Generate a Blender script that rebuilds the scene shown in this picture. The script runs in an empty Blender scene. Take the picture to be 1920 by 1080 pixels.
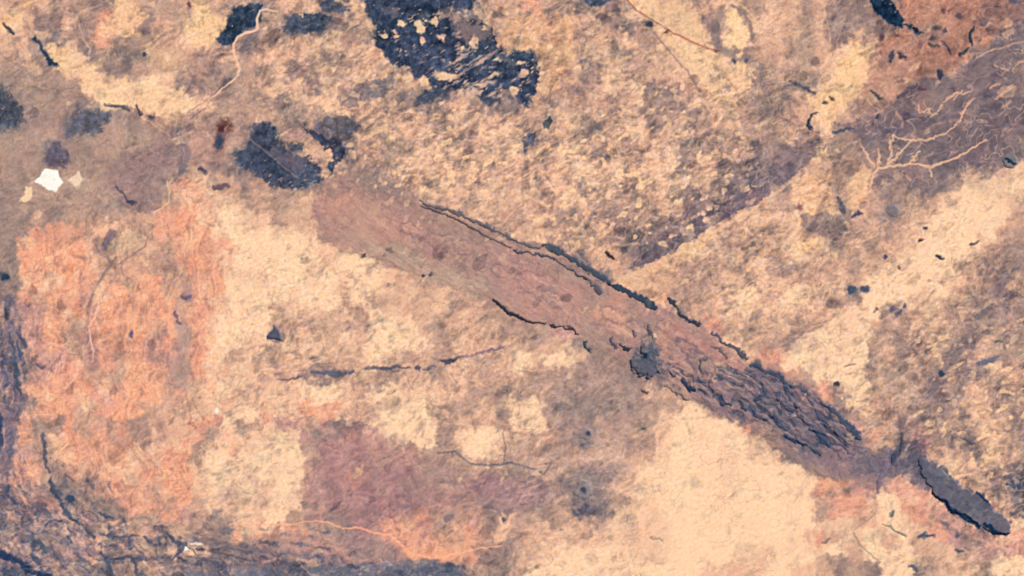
import bpy, math
import numpy as np

# ------------------------------------------------------------------ camera, sky, sun, exposure
# one Blender unit is 100 m of ground; one photo pixel is about 30 m
S = 0.3
scene = bpy.context.scene
scene.unit_settings.system = 'METRIC'
scene.unit_settings.scale_length = 100.0
cam_data = bpy.data.cameras.new('camera')
cam = bpy.data.objects.new('camera', cam_data)
scene.collection.objects.link(cam)
CAM_H = 4000.0
cam.location = (0, 0, CAM_H)
cam.rotation_euler = (0, 0, 0)
cam_data.sensor_width = 36.0
cam_data.lens = 36.0 * CAM_H / (1920 * S)
cam_data.clip_start = 10.0
cam_data.clip_end = 40000.0
scene.camera = cam

SUN_EL, SUN_AZ = 38.0, 40.0          # azimuth measured clockwise from north (up in the photo)
world = bpy.data.worlds.new('World')
scene.world = world
world.use_nodes = True
wn = world.node_tree
for n in list(wn.nodes):
    wn.nodes.remove(n)
sky = wn.nodes.new('ShaderNodeTexSky')
sky.sky_type = 'NISHITA'
sky.sun_disc = False
sky.sun_elevation = math.radians(SUN_EL)
sky.sun_rotation = math.radians(SUN_AZ)
bg = wn.nodes.new('ShaderNodeBackground')
bg.inputs['Strength'].default_value = 0.07
wo = wn.nodes.new('ShaderNodeOutputWorld')
wn.links.new(sky.outputs[0], bg.inputs[0])
wn.links.new(bg.outputs[0], wo.inputs[0])

sd = bpy.data.lights.new('sun', 'SUN')
sd.energy = 4.2
sd.angle = math.radians(0.53)
sd.color = (1.0, 0.95, 0.88)
so = bpy.data.objects.new('sun', sd)
scene.collection.objects.link(so)
so.location = (900, 1100, 1500)
so.rotation_euler = (math.radians(90 - SUN_EL), 0, math.radians(180 - SUN_AZ))

scene.view_settings.view_transform = 'Standard'
scene.view_settings.look = 'None'
scene.view_settings.exposure = 0.93
scene.view_settings.gamma = 1.0
ALB = np.array([0.56, 0.56, 0.548])      # display value of a sunlit colour -> its base colour

# ------------------------------------------------------------------ noise
rng = np.random.RandomState(7)
_G = rng.rand(16, 256, 256) * 2 * np.pi
_GX, _GY = np.cos(_G).astype(np.float32), np.sin(_G).astype(np.float32)

def perlin(x, y, seed):
    k = seed % 16
    x = x + seed * 37.31; y = y + seed * 11.77
    xi = np.floor(x).astype(np.int32); yi = np.floor(y).astype(np.int32)
    fx = (x - xi).astype(np.float32); fy = (y - yi).astype(np.float32)
    u = fx * fx * fx * (fx * (fx * 6 - 15) + 10); v = fy * fy * fy * (fy * (fy * 6 - 15) + 10)
    x0 = xi & 255; x1 = (xi + 1) & 255; y0 = yi & 255; y1 = (yi + 1) & 255
    gx, gy = _GX[k], _GY[k]
    a = gx[x0, y0] * fx + gy[x0, y0] * fy
    b = gx[x1, y0] * (fx - 1) + gy[x1, y0] * fy
    c = gx[x0, y1] * fx + gy[x0, y1] * (fy - 1)
    d = gx[x1, y1] * (fx - 1) + gy[x1, y1] * (fy - 1)
    p = a + u * (b - a); q = c + u * (d - c)
    return (p + v * (q - p)) * 1.5

def fbm(x, y, seed, octs=3, gain=0.55):
    t = 0; a = 1.0; s = 0
    for i in range(octs):
        t = t + a * perlin(x * 2 ** i, y * 2 ** i, seed + 3 * i); s += a; a *= gain
    return t / s

def sstep(a, b, x):
    t = np.clip((x - a) / (b - a), 0, 1)
    return t * t * (3 - 2 * t)

# ------------------------------------------------------------------ the survey grid (photo pixels as map units)
STEP = 1.5
def axis(lo, hi):
    core = np.arange(lo, hi + STEP, STEP)
    out = STEP * 1.22 ** np.arange(1, 42)
    off = np.cumsum(out)
    return np.concatenate([lo - off[::-1], core, core[-1] + off])
xs = axis(-50, 1970); ys = axis(-50, 1130)
X, Y = np.meshgrid(xs, ys)
X = X.astype(np.float32); Y = Y.astype(np.float32)
NY, NX = X.shape
fade = sstep(9000, 2500, np.hypot(X - 960, Y - 540))   # fine detail dies out in the coarse outer cells

wx = fbm(X / 70, Y / 70, 1, 4); wy = fbm(X / 70, Y / 70, 2, 4)
nA = perlin(X / 13, Y / 13, 3); nA2 = perlin(X / 13, Y / 13, 4)
nB = perlin(X / 5.5, Y / 5.5, 5); nB2 = perlin(X / 5.5, Y / 5.5, 6)

def rot(x, y, deg):
    a = math.radians(deg); return x * math.cos(a) + y * math.sin(a), -x * math.sin(a) + y * math.cos(a)

# ------------------------------------------------------------------ land cover
PAL = dict(P=(254, 208, 168), p=(234, 185, 153), T=(212, 166, 140), M=(183, 147, 130), m=(155, 128, 120),
           g=(130, 114, 114), D=(96, 93, 107), N=(45, 58, 84), O=(238, 166, 133), o=(224, 158, 132),
           R=(190, 143, 134), r=(170, 127, 126), U=(184, 132, 112), Y=(246, 197, 150), W=(255, 240, 222),
           K=(18, 40, 66))
# land cover seen in 16 map sheets (4 x 4), 9 rows of 16 cells of 900 m in each; letters are the PAL entries
T = {}
T[0,0]="TTTMMMmYTMMTYTMM YTmmTmopYmTTYYmm TTmgMmoMMMTpYMMg TTmYpmMmmTTTMMTM MMMMpYmmMTTMMmMM mTTMMPPPMPpmmMmM gmTMMmPPTpPPpMMM DgmMgDgmmMTMMmMM MMMTmmTTTMMgMmMm"
T[0,1]="mTTpgmTmggggggTT MMggmMTmmppTmmTT MMTTpTpggmmmMpmT pTTpMMpTggggmmmg MpmMTMpTMpTppmTg TMTmpMmgTTMmmppm MmpppTTTMmmmTMmp TMmTpmTTTpTMpMpp gmTTmmTTpTTMTMpp"
T[0,2]="ToMMmMmppTMMTpMM pTTTpmmmMTMTmppp MTTTMTTpMTppmPMT gmTTMTMMTppPMMMT mTTTmMTMTTppMMpM TTTMmMppmmmTpppm mTmMTTMTMmmMpTMm TTpTMmTpmMMmTTMM pMTTMTppTTMMMMMM"
T[0,3]="pTMTmmmmoUUUUUUm pTMTmmmmMUUUUmUm TMMTmTMUUMmUUUgg TMMTpYTMMUUUUmmm MMMpYYTTMUMTmmgm MmmpPpTTmmmmmgmm MMTYpMmmgoTgmggg MMTpMmmggggmTggg MTMpMmgDgTMmgggm"
T[1,0]="MMMDmMTTTmmmMmmm MMMMMMMMmmmgMmmg mMpppTMmmmMopMTm mMMMTMMmmMMppTTM mmMmMMMMMToOPpPT mmoooMppMMoOOPPP mOOOOpmTTTMooooP mOOOOpMTTMmoOopP mpOpOoMToOmMoOPp"
T[1,1]="gMMTpgMTMTppTTTp gmMmTMMMMpTTTTMT MmMmMRMMMMTppTpT TMMTRoRMRMMppMpT pMTTRRRRRRMmMTpT PpTpMMTRRRRMMmmM PPPPpTMTMMRRMMRR PPPPpPPMMMMMMMRR pPPpPpPPpTMMMMRR"
T[1,2]="pTTpTmTMTpmmMTMg pTTppTpTppmTTmmg TTpTMTMTTpTMTmmg TTTppMMMTTmmTTmo MTMMpMmMMmmmgmpT TTpTTpMmmmMmpTTT mMTTTTTmmmTppMTT RRMmgTTMTTMMMMTp RRRMMgTTTTMMMTTp"
T[1,3]="mgmYmgTTgmggmmgm gmTTmgpTTTmggmMT gTppmpMmmggmMMTP MTpTMTMmMMTpPPpM TppMmTMmMTpPPPpT TpmmRMTMTpPPPPTM TpYpMTMTTpPPPTMm MmTTTMTppPPPTmMm pTTTpTPPPPPpTMmM"
T[2,0]="moMOoRpOOOTMopPP mRRoTROOOoOMopPP mRROMMOOOMOMoPPP gmROMRoooRoMoPPp ggRRMRoMoRRMOPTp gmRooMMMOoRMopTp moooooRoOOMopPTp mmoOoMoOOMMMTppP mommoMMMmMTTooPM"
T[2,1]="PPpPPTPMTpTpTMMM PTpTTpTPpTTpMTMM PTTMTMMPPpTMTTTM pTppTpTPPPpMTTTT pTTpTTTppMTMMMMT pMTmmMTMMTTMpTMT pppPPpTPpTppTMMm oppOopTMTpPTMMTM pRRTRmmPPPPMTTTM"
T[2,2]="RRRRMMomToMMTpPp MRRRMooMRRmTTppT MMRRMMRRmoRMoTMT TMTpmmmRmoRRRppT PTPPTmMmDmRmmRRo TMMTMMMmDDMmmRMm MMTMmMMMMTMmmmmm pPMmmmMMMMpPMmmg PPMMMTMTMpPPPPoM"
T[2,3]="pPppMmPPPpPTMTmT ppTTTpPmMTTMTMmM TTMTppTMTpTMMTMM MmMPPPMMmMTMmTTM oPPpPPmTMTMmTpmM moMPPPMmMMmTmmTT gmmomPTMMMmMTTMT gggmmmTMMMMTmTMM gDDgmRMTmMMMMTTm"
T[3,0]="moMpoooMmpTomMpp mRMToooUpToOMPPP RoMmMToopoOOpPPp mMMgmmMooMOOpPpP gmoMgmmmooMOTpTp mmTMmRgmMMoRMmTp mMmMMMTTTMMTMmOM mmgMToMmMMmpTgmm DDmmMmgmMMgmmggm"
T[3,1]="pPpRmmTTTPPmpPPM PPPMrRRTTTMMMPPM PPPMrRoMRMMMMTMm pPPTRRRrrmMMTmgg TPPmrMRrrrRTMmmm pPMRmmrroToMMRmp OooMMmrRooRmToMp rMoooomMmoOOOomm gggggggggggDDMmm"
T[3,2]="TMTTgTTMMpPPPPPT MMMTTppTTpPPPpPp mMTMmMppPpPPPpPP MmMmgmppPPPPPPPP mgMmDgMTpPPPPPPP MMMTTmTMppPPPPPP MTppTTpTppPPPPPP MTpPPPppTpPPPPpp TPPPPPPPPPPPpppp"
T[3,3]="MgDDgmoTmRMmmTTM pgggggmmmRTTMMTM PPmmmRmmmgmTppmg PPPomRrmogDMTTmD PPPMoopPoogDMRTg PPPppTpPpogDDMpp PPpoTpPTPpoRmDTo PPPpPTPPPTTpMRRo PppTmMmPPmMTpMPP"
COVER = []
for sheet_row in range(4):
    for k in range(9):
        COVER.append(''.join(T[sheet_row, sheet_col].split()[k] for sheet_col in range(4)))
MOTTLE = """5546667666454655
3445677666676433
2244468888876433
3444323468876553
5443543333576447
6444655643444477
5444544554334677
5544333454222357
7654334443111235""".split('\n')
CLUMP = """1111455554211100
0000555555531000
0000358888750000
0000013478840110
0011000000575003
0002121100200067
0001201221000268
0002001111000147
2200111100000123""".split('\n')

def sample(grid, cell, x, y):
    """smooth interpolation of a coarse map, grid: rows x cols x channels"""
    x = 1920 - np.abs(np.mod(x, 3840) - 1920); y = 1080 - np.abs(np.mod(y, 2160) - 1080)   # beyond the sheets the land goes on in the same kinds
    gy = np.clip(y / cell - 0.5, 0, grid.shape[0] - 1.001); gx = np.clip(x / cell - 0.5, 0, grid.shape[1] - 1.001)
    iy = gy.astype(int); ix = gx.astype(int)
    fy = sstep(0.2, 0.8, gy - iy)[..., None]; fx = sstep(0.2, 0.8, gx - ix)[..., None]
    return (grid[iy, ix] * (1 - fx) + grid[iy, ix + 1] * fx) * (1 - fy) + (grid[iy + 1, ix] * (1 - fx) + grid[iy + 1, ix + 1] * fx) * fy

gcol = np.array([[PAL[c] for c in row] for row in COVER], dtype=np.float32)
gmot = np.array([[float(c) for c in row] for row in MOTTLE], dtype=np.float32)[..., None] / 9
gclu = np.array([[float(c) for c in row] for row in CLUMP], dtype=np.float32)[..., None] / 9
Xw = X + wx * 34 + nA * 8 + nB * 3; Yw = Y + wy * 34 + nA2 * 8 + nB2 * 3
C = sample(gcol, 30.0, Xw, Yw)
mot = sample(gmot, 120.0, Xw, Yw)[..., 0]
clu = sample(gclu, 120.0, Xw, Yw)[..., 0]
relief = np.zeros_like(X)         # metres
fine = np.ones_like(X)            # how much of the ground texture shows

# ------------------------------------------------------------------ shapes
def window(x0, y0, x1, y1):
    i0, i1 = np.searchsorted(xs, [x0, x1]); j0, j1 = np.searchsorted(ys, [y0, y1])
    return slice(max(j0 - 1, 0), min(j1 + 1, NY)), slice(max(i0 - 1, 0), min(i1 + 1, NX))

def seg_dist(x, y, a, b):
    dx, dy = b[0] - a[0], b[1] - a[1]
    t = np.clip(((x - a[0]) * dx + (y - a[1]) * dy) / (dx * dx + dy * dy + 1e-9), 0, 1)
    return np.hypot(x - a[0] - t * dx, y - a[1] - t * dy), t

def weight(shape, soft=2.0, warp=2.0, op_hint=False):
    """coverage 0..1 of a shape, with its window in the grid"""
    kind = shape[0]
    pad = soft * 2 + warp * 2 + 6 + (20 if op_hint else 0)
    if kind == 'blob':
        _, cx, cy, rx, ry, an = shape
        r = max(rx, ry); box = (cx - r - pad, cy - r - pad, cx + r + pad, cy + r + pad)
    else:
        pts = shape[1]; w_ = 0 if kind == 'poly' else np.max(shape[2])
        box = (min(p[0] for p in pts) - pad - w_, min(p[1] for p in pts) - pad - w_,
               max(p[0] for p in pts) + pad + w_, max(p[1] for p in pts) + pad + w_)
    win = window(*box)
    big = 26 if (kind == 'poly' and soft >= 6 and op_hint) else 0
    x = X[win] + warp * (nA[win] * 1.3 + nB[win] * 0.7) + big * wx[win]; y = Y[win] + warp * (nA2[win] * 1.3 + nB2[win] * 0.7) + big * wy[win]
    if kind == 'blob':
        u, v = rot(x - cx, y - cy, an)
        d = (1 - np.sqrt((u / rx) ** 2 + (v / ry) ** 2)) * min(rx, ry)
    elif kind == 'poly':
        ins = np.zeros(x.shape, bool); d = np.full(x.shape, 1e9, np.float32); n = len(pts)
        for i in range(n):
            a, b = pts[i], pts[(i + 1) % n]
            dd, _ = seg_dist(x, y, a, b); d = np.minimum(d, dd)
            if a[1] != b[1]:
                c = ((a[1] > y) != (b[1] > y)) & (x < (b[0] - a[0]) * (y - a[1]) / (b[1] - a[1]) + a[0])
                ins ^= c
        d = np.where(ins, d, -d)
    else:
        ws = shape[2] if isinstance(shape[2], (list, tuple)) else [shape[2]] * len(pts)
        d = np.full(x.shape, -1e9, np.float32)
        for i in range(len(pts) - 1):
            dd, t = seg_dist(x, y, pts[i], pts[i + 1])
            d = np.maximum(d, (ws[i] + (ws[i + 1] - ws[i]) * t) / 2 - dd)
    return sstep(-soft, soft, d), win

def col(c):
    return np.array(PAL[c] if isinstance(c, str) else c, dtype=np.float32)

def paint(shape, c, op=1.0, soft=2.0, warp=2.0, up=0.0, smooth=0.0, streak=0.0):
    w, win = weight(shape, soft, warp, True)
    w = w * op
    if streak:
        w = w * np.clip(1 + streak * stk[win] * 3, 0, 1.2).clip(0, 1)
    C[win] = C[win] * (1 - w[..., None]) + col(c) * w[..., None]
    if up: relief[win] += w * up
    if smooth: fine[win] *= 1 - smooth * w
    return w, win

def poly(*p): return ('poly', [(p[i], p[i + 1]) for i in range(0, len(p), 2)])
def line(w, *p): return ('line', [(p[i], p[i + 1]) for i in range(0, len(p), 2)], w)
def blob(x, y, rx, ry=None, an=0): return ('blob', x, y, rx, ry or rx, an)

u30, v30 = rot(X, Y, -32)
stk = fbm(u30 / 38, v30 / 16, 8, 3, .55)            # streaks running towards the upper right
ub, vb = rot(X, Y, 34)
bel = fbm(ub / 34, vb / 17, 9, 3, .5)                # streaks along the range

#==PAINT==
# soft broad land cover first
A = paint
A(poly(40,455,130,412,235,425,330,352,375,340,410,395,425,470,395,540,410,600,398,660,402,755,392,810,372,870,362,930,340,985,250,950,170,925,110,870,75,800,45,700,50,600,45,520), 'O', .22, 6, 8)
A(poly(365,345,480,396,600,455,690,492,740,518,700,560,600,560,480,560,418,560,432,470,420,400), 'P', .3, 7, 5)
A(poly(700,590,760,590,800,625,780,650,710,645,690,620), 'P', .8, 6, 4)
A(poly(1280,748,1340,775,1450,838,1530,895,1545,925,1500,1000,1400,1060,1100,1080,1090,1000,1180,940,1230,840), 'P', .45, 8, 8)
A(poly(1455,665,1530,620,1620,560,1625,640,1618,700,1622,770,1575,735,1520,705), 'P', .55, 6, 6)
A(poly(1750,400,1800,345,1920,300,1920,370,1850,450,1800,520,1700,540,1640,545,1650,500,1720,460), 'P', .6, 12, 8)
A(poly(380,875,440,828,560,835,588,870,568,930,530,965,470,975,395,955,372,920), 'P', .15, 8, 8)
for x, y, rx, ry in ((430,880,30,14),(455,915,34,16),(500,935,26,14),(520,880,20,10),(490,860,24,8),(415,930,18,14),(550,930,14,20),(470,890,12,22)):
    A(blob(x,y,rx,ry,rng.uniform(-40,10)), (206,172,150), .4, 5, 6)
A(poly(1172,0,1290,0,1310,30,1345,90,1400,110,1420,130,1400,175,1372,205,1345,195,1300,140,1250,80,1205,25), (243,196,152), .75, 5, 4)
A(poly(1640,75,1625,150,1600,185,1555,240,1530,225,1545,165,1580,110), (250,200,148), .75, 5, 4)
A(poly(1640,0,1920,0,1920,35,1850,75,1800,130,1720,160,1640,205,1610,195,1640,140,1660,60), (168,118,104), .5, 9, 7)
A(poly(1840,-20,1940,-20,1940,40,1870,60,1830,40), (130,98,98), .5, 12, 8)  # lens vignette of the upper right corner, darkened into the ground colour
A(poly(1920,45,1850,85,1805,130,1720,155,1650,205,1565,235,1560,290,1575,340,1640,345,1720,335,1830,318,1920,290), (112,97,105), .68, 9, 8)
A(poly(940,40,1080,20,1080,110,1050,150,1000,190,1010,130,980,95,935,90), (222,166,126), .6, 10, 6)
A(poly(0,100,60,110,120,150,160,185,250,210,300,235,335,280,320,340,290,400,230,405,150,390,60,380,0,380), (160,135,125), .6, 12, 8)
A(poly(240,280,330,250,335,300,310,350,280,400,240,390,200,340), (152,122,120), .7, 8, 5)
A(poly(345,240,420,215,480,220,440,290,400,320,345,300), (178,140,128), .7, 8, 5)
A(poly(575,900,590,860,650,790,720,800,800,860,900,880,1010,900,1000,950,900,940,800,960,720,990,640,985,585,950), (162,120,120), .6, 10, 6)
A(poly(780,865,870,855,890,880,860,910,800,900), (185,155,135), .6, 8, 4)
A(poly(870,905,900,885,1000,885,1040,920,1030,955,940,955,900,945), (148,122,125), .45, 8, 5)
A(poly(730,985,800,945,880,935,920,960,920,1010,870,1035,790,1035,760,1010), (224,160,132), .35, 8, 6)
# pale fields of the north west
A(poly(212,0,242,0,255,15,279,28,270,42,250,58,235,68,215,60,190,73,181,50,195,38,210,28), (246,194,150), .75, 4, 5)
A(poly(88,84,110,87,150,110,147,135,120,147,108,120,92,102), (246,194,150), .7, 5, 4)
A(poly(152,128,200,137,215,145,250,152,330,168,371,186,350,207,325,228,290,212,250,204,190,192,165,180,148,155), (250,202,157), .72, 5, 6)
A(poly(0,28,40,30,45,45,15,45,5,60,0,62), (245,190,145), .7, 4, 3)
A(poly(40,0,68,0,55,18,42,16), (245,190,140), .7, 4, 3)
A(poly(350,60,400,20,410,60,395,95,360,90), (245,192,145), .6, 8, 6)
A(poly(265,80,330,85,340,110,300,150,270,130), (210,168,136), .7, 6, 4)
# fault block of the north east
A(poly(1178,505,1195,455,1260,422,1310,370,1380,330,1455,285,1530,250,1550,275,1500,320,1440,368,1362,412,1285,458,1215,498), (134,112,116), .6, 3, 8)
A(poly(1180,502,1215,470,1262,440,1300,415,1345,372,1400,350,1440,330,1480,300,1500,318,1440,366,1362,410,1285,457,1215,496), (112,98,108), .7, 3, 4)
A(poly(1150,525,1200,505,1290,458,1370,420,1300,480,1240,530,1250,560,1235,570,1190,545), (226,176,140), .75, 4, 4)
A(poly(1560,240,1600,250,1640,330,1620,370,1590,385,1560,330), (238,184,140), .35, 8, 6)
A(poly(1470,330,1560,320,1560,410,1540,480,1500,480,1495,420), (240,186,142), .6, 6, 8)
A(poly(1500,400,1570,400,1590,430,1570,450,1540,445,1505,430), (142,120,116), .8, 4, 4)
A(poly(1600,300,1632,320,1625,370,1600,400,1590,390,1600,340), (240,186,142), .7, 4, 4)
# grey ground of the middle south
A(poly(1010,720,1060,690,1150,690,1220,710,1230,760,1200,830,1120,850,1060,830,1020,780), (172,144,134), .35, 16, 10)
A(poly(690,730,780,720,815,770,805,830,740,840,700,790), 'P', .45, 8, 8)
A(poly(850,810,930,800,948,815,945,862,880,868,845,845), 'P', .5, 6, 5)
A(poly(950,755,1000,760,1010,800,960,830), 'P', .35, 6, 6)
A(poly(1130,870,1190,850,1180,900,1130,940,1060,930,1060,880), (168,144,138), .5, 14, 8)
A(poly(600,1000,700,1005,750,1020,770,1050,700,1060,500,1050,440,1020,500,1000), (156,126,126), .6, 8, 6)
A(poly(0,1060,60,1075,120,1100,0,1110), (100,105,122), .9, 5, 4)
A(poly(320,1075,560,1062,800,1055,860,1062,860,1110,320,1110), (108,108,122), .9, 5, 6)
A(poly(0,900,60,900,120,960,180,1010,180,1080,0,1060), (142,116,122), .55, 12, 8)
A(poly(0,560,15,560,45,640,42,760,30,860,0,900), (128,108,120), .75, 6, 6)

A(poly(1850,520,1800,590,1760,690,1700,780,1720,800,1800,740,1850,690,1920,640,1920,560), (150,128,126), .3, 14, 10)
A(poly(1030,700,1130,680,1210,720,1180,830,1100,940,1000,930,1040,820), (150,128,126), .3, 16, 10)
# ---- the range of hills running from the upper left to the lower right
BELT = poly(612,345,650,318,720,330,770,366,860,395,960,446,1060,462,1150,528,1240,572,1310,606,1400,664,1470,688,1550,748,1612,812,1668,848,1655,922,1600,905,1540,893,1500,872,1440,822,1340,772,1270,742,1190,694,1100,645,1062,612,975,600,920,562,830,532,760,505,690,482,640,470,600,440,590,390)
A(BELT, (168,132,124), .55, 5, 4)
A(poly(600,360,660,355,720,390,790,430,770,470,700,450,620,420), (206,152,132), .4, 10, 6)
A(poly(690,450,760,470,850,500,940,545,900,560,800,525,700,490), (190,158,138), .6, 8, 4)
A(poly(940,500,1060,520,1095,570,1080,600,1000,590,950,560), (196,146,132), .45, 8, 4)
A(poly(1120,570,1180,590,1190,640,1150,620,1110,590), (216,166,138), .6, 5, 4)
A(poly(1260,610,1330,640,1400,690,1420,710,1350,680,1270,650), (186,130,122), .6, 5, 4)
A(poly(1290,720,1400,690,1470,700,1550,760,1610,825,1600,870,1520,870,1450,810,1340,765), (116,101,112), .6, 10, 8)
A(poly(1400,690,1480,720,1540,765,1605,822,1560,850,1480,820,1430,770,1385,740), (92,90,106), .4, 10, 8)
A(poly(1500,850,1600,840,1660,860,1650,915,1560,890), (140,114,122), .7, 6, 5)
A(poly(1540,895,1600,905,1570,925,1545,920), (236,166,134), .8, 4, 3)
A(poly(1690,880,1740,910,1790,965,1850,1005,1920,990,1920,1040,1850,1025,1780,985,1700,940,1660,915), (226,164,142), .8, 5, 4)
A(poly(1660,860,1690,830,1720,850,1760,890,1760,930,1710,905,1680,880), (112,102,114), .8, 5, 6)
A(poly(640,318,720,325,780,362,740,372,690,350), (160,136,126), .7, 5, 4)
for i in range(90):         # drifts on the orange plain, lying north to south
    x = rng.uniform(45, 405); y = rng.uniform(425, 940)
    c = ((206,148,128),(182,142,132),(250,190,150),(232,146,116),(214,160,134))[rng.randint(5)]
    r = rng.uniform(5, 24); A(blob(x, y, r, r * rng.uniform(.25, .6), rng.uniform(60, 120)), c, rng.uniform(.3, .6), 3, 5)
#==ENDPAINT==

A(poly(1600,830,1660,842,1700,828,1745,858,1765,925,1735,905,1695,872,1650,905,1600,890), (104,96,110), .65, 6, 6)
# ------------------------------------------------------------------ marks that lie on the ground: streams, tracks
#==LINES==
def L(w, c, op, soft, *p, warp=1.2, up=0): paint(line(w, *p), c, op, soft, warp, up, smooth=.8)
L(3, (160,96,84), .8, 2, 1175,0, 1195,20, 1240,48, 1262,62, 1300,80, 1345,97)
L(3, (130,110,112), .6, 2, 1225,60, 1262,105, 1290,135, 1312,170)
L(3, (236,190,160), .5, 2, 1215,10, 1245,50, 1300,72)
L(16, (128,112,112), .7, 6, 1352,22, 1338,60, 1350,92, 1400,112, 1425,125)
L(7, (138,116,112), .8, 3, 1372,10, 1394,24, 1405,42, 1412,70)
L(4, (236,190,152), .7, 2, 1365,4, 1392,10, 1412,30, 1420,60)
A(poly(1363,25,1378,16,1392,35,1405,62,1404,85,1390,95,1378,84,1364,80,1360,70,1372,58,1360,45), (254,210,160), .95, 2.5, 3)
L(2, (230,186,156), .6, 1.5, 1540,0, 1546,20, 1552,45, 1556,60, 1557,85)
L(2.2, (236,190,160), .8, 1.5, 696,58, 700,70, 697,80, 715,96, 735,116, 745,124, 795,125)
L(2, (226,186,160), .5, 1.5, 740,124, 741,175)
L(2, (226,186,160), .45, 1.5, 770,80, 768,145)
L(2, (236,184,150), .7, 1.5, 900,0, 922,50, 938,97)
L(2, (224,184,158), .45, 1.5, 1075,110, 1080,160, 1074,215)
L(2, (224,184,158), .45, 1.5, 1115,130, 1118,175)
L(2, (226,184,150), .5, 1.5, 1078,272, 1090,298, 1103,318)
L(4, (150,122,112), .5, 2, 0,100, 30,120, 60,135, 75,142)
L(2.5, (226,186,158), .6, 1.5, 260,215, 285,232, 320,255)
L(2.5, (118,100,108), .5, 1.5, 350,212, 372,198, 400,183)
L(2.5, (118,100,108), .5, 1.5, 358,222, 385,203)
L(2, (216,180,155), .6, 1.5, 110,10, 122,22, 145,30, 150,50, 158,78, 170,92, 165,110)
L(3, (112,100,116), .6, 2, 338,250, 342,290, 335,330, 322,345)
L(10, (110,104,118), .6, 4, 345,262, 352,285, 350,300)
L(2, (240,196,170), .8, 1.5, 312,338, 318,358, 316,380, 300,392, 288,400)
L(4, (128,110,112), .7, 2.5, 218,482, 196,512, 176,545, 166,575)
L(3, (128,110,112), .6, 2, 262,432, 277,445, 272,462, 240,484, 222,495)
A(poly(205,430,222,432,208,455,195,472,185,470,192,450), (136,112,120), .8, 3, 2)
A(poly(225,420,275,442,270,462,235,480,210,470,215,440), (206,168,140), .7, 4, 2)
L(5, (164,136,130), .5, 3, 240,480, 215,520, 190,560)
L(30, (176,146,138), .55, 8, 345,620, 338,680, 345,720)
L(14, (160,132,134), .5, 5, 350,540, 355,560)
L(3, (94,92,106), .7, 2.4, 822,850, 850,846, 868,858, 884,870, 925,872, 960,868, 1005,880, 1020,888, 1035,866)
L(3, (110,98,108), .5, 2, 943,812, 948,840, 945,868)
L(4, (156,128,128), .6, 3, 700,740, 690,720)
L(2.5, (150,124,124), .5, 1.5, 760,700, 772,728, 785,700)
L(2.5, (150,124,124), .5, 1.5, 845,700, 858,720)
L(2.5, (150,124,124), .5, 1.5, 568,705, 566,725)
L(3, (140,124,110), .6, 1.5, 1600,1000, 1612,1022, 1635,1042, 1650,1055)
L(3, (180,146,126), .6, 2, 1635,960, 1645,945, 1640,965, 1600,995)
L(7, (120,104,110), .55, 5, 1850,575, 1832,600, 1815,635, 1792,672, 1770,698)
L(10, (112,104,116), .5, 6, 1765,700, 1752,728, 1742,745)
L(6, (140,118,116), .5, 3, 1485,640, 1505,625, 1540,612)
L(3, (140,118,116), .5, 2, 1560,600, 1520,610, 1500,628)
A(blob(940,545,30,10,30), (150,124,126), .3, 6, 4)
for p in ((13, 18,560, 24,620, 20,680, 30,740, 20,820, 14,880), (10, 0,890, 30,950, 80,1000, 150,1030, 230,1050), (9, 96,905, 130,960, 180,1000, 250,1015, 340,1025),
          (12, 0,990, 60,1010, 120,1050, 170,1085), (9, 240,1045, 340,1055, 480,1062, 620,1060), (8, 340,1010, 420,1022, 520,1036, 640,1046), (9, 40,880, 60,940, 110,985)):
    L(p[0], (106,100,116), .5, 6, *p[1:], warp=4)
L(16, (124,112,116), .5, 8, 1905,500, 1862,560, 1835,600, 1806,650, 1775,695)
L(12, (116,106,114), .45, 6, 1840,690, 1800,720, 1790,760, 1760,790)
L(12, (116,106,114), .45, 6, 1700,770, 1690,800, 1684,830)
for i in range(230):       # short dark strata in the lower left, curving round the corner
    r = rng.rand()
    if r < .35: x, y, an = rng.uniform(-5, 48), rng.uniform(560, 900), rng.uniform(75, 100)
    elif r < .7: x, y, an = rng.uniform(0, 260), rng.uniform(890, 1085), rng.uniform(35, 75)
    else: x, y, an = rng.uniform(160, 620), rng.uniform(985, 1062), rng.uniform(0, 20)
    L_ = rng.uniform(4, 16)
    A(blob(x, y, L_, L_ * rng.uniform(.18, .4), an), (82,86,106) if rng.rand() < .6 else (206,160,144), rng.uniform(.35, .75), 2.5, 3, up=8)
#==ENDLINES==

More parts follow.
